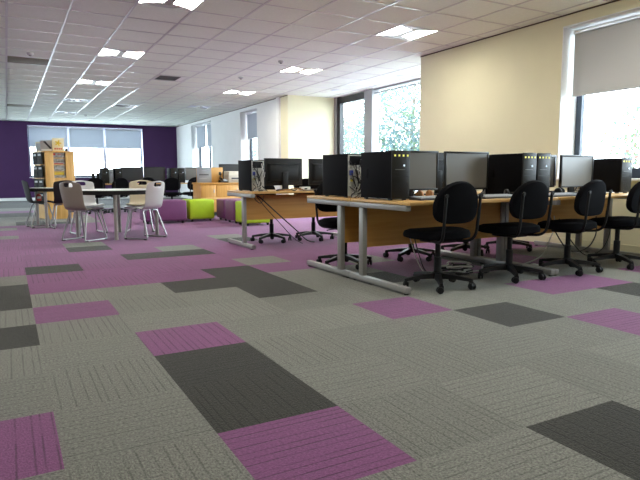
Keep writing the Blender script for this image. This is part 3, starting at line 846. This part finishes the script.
for x, y, rz, l in [(2.43, .17, .0, 'black swivel chair standing closest to the camera, beside the bare desk foot'),
                    (3.255, .18, .0, 'black swivel chair before the paired towers, second from the open desk end'),
                    (3.99, .15, .10, 'black swivel chair before the screen at the window tower, third from the open desk end'),
                    (4.70, .13, .12, 'black swivel chair cut off by the photo edge, below the window'),
                    (2.33, 1.47, PI, 'black swivel chair on the hidden side of the near island, seen under its open end'),
                    (3.22, 1.53, PI+.1, 'black swivel chair whose base shows beneath the desk behind the first chair'),
                    (3.98, 1.50, PI-.1, 'black swivel chair whose base shows beneath the desk behind the second chair'),
                    (4.72, 1.52, PI+.15, 'black swivel chair far under the desks near the cream wall skirting'),
                    (2.55, 3.76, PI+.2, 'black swivel chair behind the middle desk panel, under the monitor back'),
                    (3.17, 3.70, PI-.1, 'black swivel chair behind the middle desk, where the thick lead meets the floor'),
                    (1.75, 11.3, .3, 'black swivel chair in the far row in front of the two small towers'),
                    (1.28, 11.25, -.2, 'black swivel chair in the far row at its round-table end'),
                    (2.45, 11.35, .1, 'black swivel chair in the far row behind the beige stacking chair'),
                    (3.05, 11.1, -.2, 'black swivel chair in the far row before the end of the dark monitors'),
                    (3.62, 11.2, .1, 'black swivel chair in the far row right next to the wooden counter')]:
    sw.put(l, (x, y, 0), rz, GS)

# ------------------------------------------------------------------ stacking chairs with sled frame (face +y)
def make_sled(mat, hole=True):
    t = thing('stacking_chair', 'x', 'chair')
    prof = [(.215, .425), (.20, .44), (.12, .448), (.02, .44), (-.08, .432), (-.15, .436), (-.195, .462), (-.215, .52), (-.228, .60), (-.243, .68), (-.258, .76), (-.268, .815), (-.272, .84)]
    wid = [.185, .195, .205, .21, .21, .205, .20, .195, .20, .205, .205, .19, .165]
    nx = 10; bm = bmesh.new(); vs = []
    for i, ((y, z), w) in enumerate(zip(prof, wid)):
        row = []
        for j in range(nx+1):
            s = -1+2*j/nx
            cup = .030*s*s
            if i < 5: dy, dz = 0, cup*.7
            else: dy, dz = cup*1.3, 0
            if i == len(prof)-1: dz = -.030*s*s
            row.append(bm.verts.new((s*w, y+dy, z+dz)))
        vs.append(row)
    for i in range(len(prof)-1):
        for j in range(nx):
            if hole and i == 10 and j in (3, 4, 5, 6): continue
            bm.faces.new((vs[i][j], vs[i][j+1], vs[i+1][j+1], vs[i+1][j]))
    me = bpy.data.meshes.new('shell'); bm.to_mesh(me); bm.free(); me.materials.append(mat)
    for p in me.polygons: p.use_smooth = True
    o = bpy.data.objects.new('shell', me); C.objects.link(o); o.parent = t
    sd = o.modifiers.new('thick', 'SOLIDIFY'); sd.thickness = .012; sd.offset = 0
    sb = o.modifiers.new('soft', 'SUBSURF'); sb.levels = 1; sb.render_levels = 2
    for sx in (-1, 1):
        x0, x1 = sx*.15, sx*.215
        p = arc_path([(x0*.4, .10, .415), (x0, .10, .415), (x1, .20, .012), (x1, -.22, .012), (x0, -.10, .415), (x0*.4, -.10, .415)], .035, 5)
        f = MB().tube(p, .012, 8).obj('sled_frame', M['chrome'], t)
        for y in (.165, -.185): MB().box(x1-.015, x1+.015, y-.022, y+.022, .0, .016, .004).obj('glide', M['foot'], f)
    return t
def fwd(dx, dy): return math.atan2(dy, dx)-PI/2
GCn = 'moulded stacking chairs at the tables'
place(make_sled(M['shell_taupe']), 'taupe moulded chair with a slot in its back, turned away, pulled to the round table', (.33, 5.32, 0), fwd(.78, .62))['group'] = GCn
place(make_sled(M['shell_beige']), 'beige moulded chair facing the camera across the round table, dark slot in its back', (1.30, 6.25, 0), fwd(-.35, -.95))['group'] = GCn
place(make_sled(M['shell_grey']), 'light grey moulded chair seen side-on, beside the purple sofa block', (1.13, 5.12, 0), fwd(-.62, .78))['group'] = GCn
place(make_sled(M['shell_grey']), 'pale moulded chair mostly hidden behind the taupe chair at the round table', (.50, 6.32, 0), fwd(.25, -.97))['group'] = GCn
place(make_sled(M['shell_black'], False), 'charcoal moulded chair with its back to us at the small table by the pine rack', (.27, 7.62, 0), fwd(-.08, 1))['group'] = GCn
place(make_sled(M['shell_dark'], False), 'dark grey moulded chair seen side-on at the small table, before the purple wall', (-.10, 8.0, 0), fwd(.985, .17))['group'] = GCn

# ------------------------------------------------------------------ round tables
def make_table(R, z, lr, a0):
    t = thing('round_table', 'x', 'table')
    MB().lathe([(R-.004, z-.004), (R-.001, z-.002), (R-.006, z)], 48).obj('tabletop', M['table_top'], t)
    MB().lathe([(R-.01, z-.062), (R, z-.058), (R, z-.006), (R-.004, z-.004)], 48).obj('edge_band', M['table_edge'], t)
    for k in range(4):
        a = a0+k*PI/2; x, y = lr*math.cos(a), lr*math.sin(a)
        MB().lathe([(.028, 0), (.028, .012), (.026, .014), (.026, z-.05)], 16, x, y).obj('leg', M['table_leg'], t)
    return t
t1 = make_table(.66, .705, .57, math.atan2(-.58, -.12))
place(t1, 'grey-topped round table with thick tube legs among the four pale chairs', (.84, 5.66, 0))['group'] = 'round tables'
t2 = make_table(.46, .70, .40, math.atan2(-.34, -.22))
place(t2, 'smaller round table standing in front of the pine magazine rack', (.19, 8.02, 0))['group'] = 'round tables'
def sheet(label, x, y, z, rz, w=.21, l=.297, mat='paper_white'):
    o = MB().box(-w/2, w/2, -l/2, l/2, 0, .003).obj('paper_sheet', M[mat], smooth=0); o.location = (x, y, z); o.rotation_euler = (0, 0, rz)
    return tag(o, label, 'paper', 'papers on the tables')
sheet('white paper sheet on the round table next to the taupe chair', .62, 5.5, .705, .4)
sheet('white paper sheet on the round table before the beige chair', 1.1, 5.9, .705, -.3)
sheet('white paper sheet on the small table before the pine rack', .05, 7.8, .70, .2)

# ------------------------------------------------------------------ sofa blocks
def make_pouf(w, d, h, mat):
    t = thing('pouf', 'x', 'pouf')
    m = MB(); m.box(-w/2, w/2, -d/2, d/2, .045, h, .035, 4)
    m.obj('cushion', mat, t)
    MB().tube([(x, y, .09) for x, y in [(-w/2+.01, -d/2-.000), (w/2-.01, -d/2-.000)]], .004, 6).obj('seam', mat, t)
    for x in (-w/2+.07, w/2-.07):
        for y in (-d/2+.07, d/2-.07): MB().lathe([(.022, 0), (.025, .05)], 10, x, y).obj('foot', M['foot'], t)
    return t
GP = 'vinyl sofa blocks'
def pouf(w, d, h, mat, label, x, y, rz=0): place(make_pouf(w, d, h, M[mat]), label, (x, y, 0), rz)['group'] = GP
pouf(.80, .55, .44, 'purple_vinyl', 'wide purple vinyl pouf touching the lime one, behind the grey chair', 2.02, 7.74, -.04)
pouf(.52, .52, .43, 'green_vinyl', 'lime green pouf between the purple pouf and the low table', 2.76, 7.90, .03)
pouf(.48, .46, .43, 'purple_vinyl', 'purple pouf at the low table end of the row beside the middle desk', 3.40, 7.72, .0)
pouf(.50, .50, .44, 'purple_vinyl', 'purple pouf in the middle of the row beside the middle desk, before the lime one', 3.36, 7.02, .0)
pouf(.54, .50, .44, 'green_vinyl', 'lime green pouf showing past the middle desk leg and below its panel', 3.36, 6.40, .02)
t = thing('low_table', 'low pale wood table between the two groups of poufs', 'table', (3.32, 8.35, 0))
MB().box(-.30, .45, -.25, .25, .40, .425, .004).obj('tabletop', M['desk_wood'], t)
for x in (-.27, .42):
    for y in (-.22, .22): MB().box(x-.018, x+.018, y-.018, y+.018, 0, .40, .003).obj('leg', M['desk_metal'], t)

# ------------------------------------------------------------------ wooden counter unit
t = thing('reception_counter', 'orange beech counter unit with panelled front, behind the lime pouf', 'counter', (3.17, 9.0, 0))
MB().box(0, 1.5, .02, .62, .08, .71, .004).obj('body', M['cab_wood'], t)
MB().box(.02, 1.48, .06, .58, 0, .08).obj('plinth', M['foot'], t, smooth=0)
MB().box(-.02, 1.52, -.02, .64, .71, .745, .006).obj('worktop', M['cab_wood'], t)
for k, (a, b) in enumerate(((.02, .345), (.365, .90), (.92, 1.48))):
    d = MB().box(a, b, 0, .021, .11, .69, .004).obj('door', M['cab_wood'], t)
    MB().tube([(b-.05, -.018, .52), (b-.05, -.02, .60)], .007, 8).obj('handle', M['chrome'], d)
MB().box(0, .62, .30, .325, .745, 1.09, .004).obj('upstand', M['cab_wood'], t)
t = thing('sign_board', 'grey card sign with dark lettering leaning on the counter upstand', 'sign', (3.34, 9.27, .745), 0)
t.rotation_euler = (math.radians(-4), 0, 0)
MB().box(-.17, .17, 0, .012, 0, .345, .002).obj('card', M['sign'], t)
m = MB()
rr = random.Random(2)
x = -.115
for k in range(9):      # blurred dark word across the middle of the card
    w = rr.choice((.016, .02, .022)); m.box(x, x+w, -.002, .001, .165, .195); x += w+.006
m.obj('lettering', M['ink'], t, smooth=0)
m = MB()
for z, a, b in ((.27, -.05, .06), (.10, -.12, .10), (.085, -.12, .06)): m.box(a, b, -.002, .001, z, z+.006)
m.obj('small_print', M['paper_mid'], t, smooth=0)
t = thing('printer', 'beige printer on the wooden counter before a dark monitor', 'printer', (4.06, 9.24, .745))
m = MB(); m.loft([[(-.21, -.18, 0), (.21, -.18, 0), (.21, .18, 0), (-.21, .18, 0)], [(-.21, -.18, .16), (.21, -.18, .16), (.21, .18, .16), (-.21, .18, .16)], [(-.18, -.12, .24), (.18, -.12, .24), (.2, .18, .26), (-.2, .18, .26)]])
m.obj('body', M['printer'], t, smooth=0)
MB().box(-.15, .15, -.24, -.17, .05, .065, .003).obj('paper_tray', M['printer'], t)
MB().box(-.15, .15, -.185, -.178, .075, .11).obj('paper_slot', M['key_dark'], t, smooth=0)
MB().box(.08, .17, -.135, -.12, .19, .21, .002).obj('control_panel', M['key_dark'], t)
t = mon_d.put('black monitor behind the beige printer on the counter', (4.04, 9.47, .745), 0, GM)
t = thing('desk_phone', 'black desk phone on the counter between the wood upstand and the printer', 'phone', (3.73, 9.1, .745))
m = MB(); m.loft([[(-.09, -.09, 0), (.09, -.09, 0), (.09, .09, 0), (-.09, .09, 0)], [(-.085, -.085, .025), (.085, -.085, .025), (.085, .085, .07), (-.085, .085, .07)]])
m.obj('body', M['black_plastic'], t, smooth=0)
MB().tube(arc_path([(-.055, -.07, .06), (-.055, -.05, .085), (-.055, .06, .11), (-.055, .08, .095)], .03), .018, 8).obj('handset', M['black_plastic'], t)
m = MB()
for r in range(4):
    for c in range(3): m.box(.0+c*.026, .018+c*.026, -.06+r*.026, -.042+r*.026, .032+r*.011, .044+r*.011)
m.obj('keypad', M['key_grey'], t, smooth=0)
t = thing('desk_lamp', 'small dark stem with a pale bulb head behind the desk phone', 'lamp', (3.69, 9.2, .745))
MB().lathe([(.05, 0), (.05, .012), (.012, .02), (.009, .17)], 16).obj('stem', M['black_plastic'], t)
MB().lathe([(.012, .165), (.035, .19), (.03, .23), (.01, .245)], 16).obj('head', M['black_plastic'], t)

# ------------------------------------------------------------------ pine magazine rack
RX, RY, RA = .11, 9.8, .26
def rk(x, y): return (RX+x*math.cos(RA)-y*math.sin(RA), RY+x*math.sin(RA)+y*math.cos(RA))
t = thing('magazine_rack', 'tall knotty pine magazine rack before the purple wall window', 'rack', (RX, RY, 0), RA); t.scale = (1.09, 1, 1)
m = MB()
m.box(0, .16, 0, .025, .0, 1.40, .003)
m.obj('front_board', M['pine'], t)
MB().box(.385, .55, 0, .025, .0, 1.40, .003).obj('front_board', M['pine'], t)
MB().box(.16, .385, .005, .025, .0, .86, .003).obj('lower_panel', M['pine'], t)
MB().box(.16, .385, .05, .06, .86, 1.40).obj('display_back', M['pine'], t, smooth=0)
for z in (.86, 1.0, 1.14, 1.28): MB().box(.16, .385, .0, .05, z, z+.012).obj('shelf', M['pine'], t, smooth=0)
MB().box(-.02, .57, -.015, .68, 1.40, 1.43, .004).obj('top', M['pine'], t)
MB().box(.53, .55, .025, .66, 0, 1.40, .002).obj('side_board', M['pine'], t)
MB().box(0, .55, .64, .66, 0, 1.40, .002).obj('back_board', M['pine'], t)
MB().box(0.02, .03, .025, .64, .0, 1.40).obj('side_back', M['pine'], t, smooth=0)
for z in (.30, .58, .86, 1.14): MB().box(-.075, .02, .025, .64, z, z+.012).obj('side_shelf', M['pine'], t, smooth=0)
# magazines on the front display
GMg = 'magazines on the pine rack'
def magazine(label, loc, rx, rz, w, h, mat, accents):
    q = thing('magazine', label, 'magazine', loc, 0, GMg); q.rotation_euler = (rx, 0, rz+RA)
    MB().box(-w/2, w/2, 0, .012, 0, h, .001).obj('cover', M[mat], q)
    for (a, b, z0, z1, mm) in accents: MB().box(a*w, b*w, -.0015, .001, z0*h, z1*h).obj('print', M[mm], q, smooth=0)
FX = rk(.297, .028)
magazine('newspaper with a red headline patch, topmost on the front of the pine rack', (*FX, 1.292), -.12, 0, .238, .105, 'paper_grey', [(-.48, -.30, .5, .9, 'paper_red'), (-.1, .2, .6, .7, 'paper_red'), (-.4, .4, .1, .16, 'ink')])
magazine('grey newspaper second from the top on the front of the pine rack', (*FX, 1.152), -.12, 0, .238, .125, 'paper_grey', [(-.45, .35, .05, .2, 'paper_red'), (-.3, .3, .5, .6, 'ink')])
magazine('plain grey newspaper third from the top on the front of the pine rack', (*FX, 1.012), -.12, 0, .238, .125, 'paper_grey', [(-.4, .4, .4, .6, 'paper_mid')])
magazine('magazine with a yellow and red band, lowest on the front of the pine rack', (*FX, .872), -.12, 0, .238, .125, 'paper_grey', [(-.45, .4, .45, .95, 'paper_yellow'), (-.3, .4, .5, .6, 'paper_red')])
for k, z in enumerate((.312, .592, .872, 1.152)):
    for c in range(2):
        y = .18+.30*c
        magazine(['dark magazine on the side of the pine rack, %s shelf, %s' % (('lowest', 'second', 'third', 'topmost')[k], ('nearer its front board', 'nearer the purple wall')[c])][0],
                 (*rk(-.045, y), z), 0, -PI/2, .285, .255, ('paper_dark', 'paper_dim')[(k+c) % 2], [(-.3, .3, .7, .85, 'paper_mid')])
# boards on top of the rack
t = thing('display_board', 'grey picture board with a dark diagonal shape on top of the pine rack', 'picture', (*rk(.13, .25), 1.43), -.1)
MB().box(-.12, .12, 0, .018, 0, .235, .002).obj('board', M['paper_mid'], t)
m = MB(); m.loft([[(-.06, -.003, .20), (-.02, -.003, .215), (.10, -.003, .07), (.07, -.003, .05)], [(-.06, .001, .20), (-.02, .001, .215), (.10, .001, .07), (.07, .001, .05)]])
m.obj('diagonal_print', M['ink'], t, smooth=0)
MB().box(-.10, .10, -.002, .001, .015, .045).obj('caption_strip', M['paper_white'], t, smooth=0)
t = thing('display_board', 'cream poster with a yellow flower shape on top of the pine rack', 'picture', (*rk(.34, .16), 1.43), .05)
MB().box(-.115, .115, 0, .018, 0, .28, .002).obj('board', M['paper_cream'], t)
m = MB()
n = 40; lp = [((.045+.025*math.cos(5*a))*math.cos(a), (.045+.025*math.cos(5*a))*math.sin(a)+.175) for a in [2*PI*i/n for i in range(n)]]
m.loft([[(x, -.003, z) for x, z in lp], [(x, .001, z) for x, z in lp]]); m.obj('flower_print', M['paper_yellow'], t, smooth=0)
m = MB(); 
for k in range(4): m.box(-.075+k*.04, -.05+k*.04, -.002, .001, .04, .075)
m.obj('lettering', M['paper_red'], t, smooth=0)
t = thing('display_board', 'narrow dark-edged card standing beside the grey picture on the pine rack', 'picture', (*rk(.03, .42), 1.43), -.9)
MB().box(-.09, .09, 0, .018, 0, .20, .002).obj('board', M['paper_cream'], t)
MB().box(-.07, .07, -.002, .001, .02, .17).obj('print', M['paper_mid'], t, smooth=0)
for k, (x, lab) in enumerate(((.455, 'small dark card holder on the pine rack next to the flower poster'), (.515, 'small dark card holder at the end of the pine rack top'))):
    q = thing('card_holder', lab, 'card holder', (*rk(x, .2), 1.43), .2)
    m = MB(); m.loft([[(-.022, -.03, 0), (.022, -.03, 0), (.022, .03, 0), (-.022, .03, 0)], [(-.022, .0, .075), (.022, .0, .075), (.022, .012, .075), (-.022, .012, .075)]]); m.obj('card', M['paper_dark'], q, smooth=0)
    MB().box(-.026, .026, -.034, .034, 0, .006).obj('base', M['foot'], q, smooth=0)
t = thing('red_bag', 'small red and white bag on the dark grey chair seat', 'bag', (-.12, 8.0, .447))
m = MB(); m.loft([[(s*.045*math.cos(a), s*.04*math.sin(a), z) for a in [2*PI*i/16 for i in range(16)]] for s, z in ((.8, .02), (1, .05), (.95, .11), (.5, .15))]); m.obj('body', M['paper_red'], t)
MB().box(-.03, .03, -.047, -.035, .06, .1, .002).obj('label_patch', M['paper_white'], t)

# ------------------------------------------------------------------ outside
o = MB().box(XB+.4, 60, -30, 60, -.25, -.15).obj('ground', M['ground'], smooth=0); struct(o)
def tree(label, x, y, h, crown_r, crown_z0, n, mats, seed, name='tree', squash=1.0, leaf=.09, group='trees outside the windows'):
    r = random.Random(seed)
    t = thing(name, label, 'tree' if name == 'tree' else 'shrub', (x, y, -.15), 0, group)
    m = MB(); top = Vector((0, 0, h*.8))
    m.tube([(0, 0, 0), (.03, .02, h*.3), (-.03, .05, h*.55), (0, 0, h*.8)], .022*h+.02, 8, r_end=.02)
    for k in range(9):
        a = r.uniform(0, 2*PI); z = h*r.uniform(.3, .7)
        e = Vector((math.cos(a)*crown_r*.8, math.sin(a)*crown_r*.8, z+h*.2))
        m.tube([(0, 0, z), tuple(e*.5+Vector((0, 0, z*.5))), tuple(e)], .02+.005*h, 6, r_end=.006)
    m.obj('trunk', M['bark'], t)
    m = MB(); cz = (crown_z0+h)/2; hz = (h-crown_z0)/2
    clumps = []
    for k in range(60):
        while True:
            p = Vector((r.uniform(-1, 1), r.uniform(-1, 1), r.uniform(-1, 1)))
            if .2 < p.length < 1: break
        clumps.append(Vector((p.x*crown_r, p.y*crown_r*squash, cz+p.z*hz)))
    for k in range(n):
        c = r.choice(clumps); p = c+Vector((r.gauss(0, 1), r.gauss(0, 1), r.gauss(0, .8)))*crown_r*.2
        s = leaf*r.uniform(.6, 1.3)
        q = Euler((r.uniform(0, 6.3), r.uniform(0, 6.3), r.uniform(0, 6.3))).to_matrix()
        vs = [m.bm.verts.new(p+q@Vector(v)*s) for v in ((-.5, 0, 0), (0, -.28, .05), (.6, 0, 0), (0, .28, .05))]
        f = m.bm.faces.new(vs); f.material_index = r.choices(range(len(mats)), [1/(i+1) for i in range(len(mats))])[0]
    m.obj('foliage', [M[k] for k in mats], t, smooth=0)
tree('tall teal-green tree filling the wide pane of the bay window', 14.2, 15.6, 5.6, 2.5, .4, 15000, ['leaf_teal', 'leaf_pale', 'leaf_green'], 1, leaf=.13)
tree('second tree beside the tall one, lower and yellower, in the bay window', 12.8, 9.6, 4.0, 1.4, .4, 5000, ['leaf_green', 'leaf_teal', 'leaf_pale'], 2, leaf=.12)
tree('slim pale tree seen in the narrow pane of the bay window', 15.4, 22.6, 4.0, 1.5, .5, 4500, ['leaf_pale', 'leaf_teal', 'leaf_green'], 3, leaf=.13)
tree('airy tree with a few rusty leaves outside the near window', 14.4, 4.9, 3.3, 1.7, .3, 7000, ['leaf_green', 'leaf_pale', 'leaf_red', 'leaf_teal'], 4, leaf=.10)
tree('low bushy tree with rusty leaves by the near window sill', 11.0, 2.0, 2.2, 1.2, .1, 5000, ['leaf_green', 'leaf_red', 'leaf_pale', 'leaf_teal'], 5, leaf=.10)
tree('green tree seen in the window nearest the purple wall', 11.0, 27.0, 3.2, 1.2, .3, 3000, ['leaf_green', 'leaf_teal'], 6, leaf=.14)

# ------------------------------------------------------------------ light
w = bpy.data.worlds.new('sky'); bpy.context.scene.world = w; w.use_nodes = True
bg = w.node_tree.nodes['Background']
bg.inputs['Color'].default_value = (.77, .885, 1.0, 1); bg.inputs['Strength'].default_value = 6.3
def portal(name, loc, rot, sx, sy):
    l = bpy.data.lights.new(name, 'AREA'); l.shape = 'RECTANGLE'; l.size = sx; l.size_y = sy; l.cycles.is_portal = True
    o = bpy.data.objects.new(name, l); C.objects.link(o); o.location = loc; o.rotation_euler = rot
RX90 = (0, math.radians(90), 0)      # area light shines along -Z; turned to -X
for nm, y0, y1, z0, z1, x in (('near', *W1, XW+.39), ('second', *W2, XW+.39), ('third', *W3, XW+.39), ('bay', YB0, YB1, .2, H, XB+.15)):
    portal('window_portal_'+nm, (x, (y0+y1)/2, (z0+z1)/2), RX90, z1-z0, y1-y0)
portal('window_portal_added', (XL-.29, (W6_ADDED[0]+W6_ADDED[1])/2, (W6_ADDED[2]+W6_ADDED[3])/2), (0, math.radians(-90), 0), W6_ADDED[3]-W6_ADDED[2], W6_ADDED[1]-W6_ADDED[0])  # sky sampling for the added side window
portal('window_portal_far', ((FWX[0]+FWX[1])/2, YF+.34, (FWX[2]+FWX[3])/2), (math.radians(-90), 0, 0), FWX[1]-FWX[0], FWX[3]-FWX[2])

# ------------------------------------------------------------------ camera
f_px, yaw, pitch, roll = 567.0, .502, .115, -.004
cam = bpy.data.cameras.new('camera'); cam.sensor_width = 36; cam.lens = 36*f_px/640; cam.clip_start = .05; cam.clip_end = 300
co = bpy.data.objects.new('camera', cam); C.objects.link(co)
cy, sy, cp, sp = math.cos(yaw), math.sin(yaw), math.cos(pitch), math.sin(pitch)
fw = Vector((sy*cp, cy*cp, -sp)); rt = Vector((cy, -sy, 0)); up = rt.cross(fw)
r2 = rt*math.cos(roll)+up*math.sin(roll); u2 = -rt*math.sin(roll)+up*math.cos(roll)
mw = Matrix((r2, u2, -fw)).transposed().to_4x4(); mw.translation = (-.6064, -3.3725, .91825)
co.matrix_world = mw
sc = bpy.context.scene; sc.camera = co
sc.view_settings.view_transform = 'Standard'; sc.view_settings.look = 'None'; sc.view_settings.gamma = 1; sc.view_settings.exposure = 1.53
sc.cycles.max_bounces = 8; sc.cycles.diffuse_bounces = 5; sc.cycles.transparent_max_bounces = 12
sc.cycles.use_denoising = True; sc.cycles.sample_clamp_indirect = 8; sc.cycles.caustics_reflective = False; sc.cycles.caustics_refractive = False
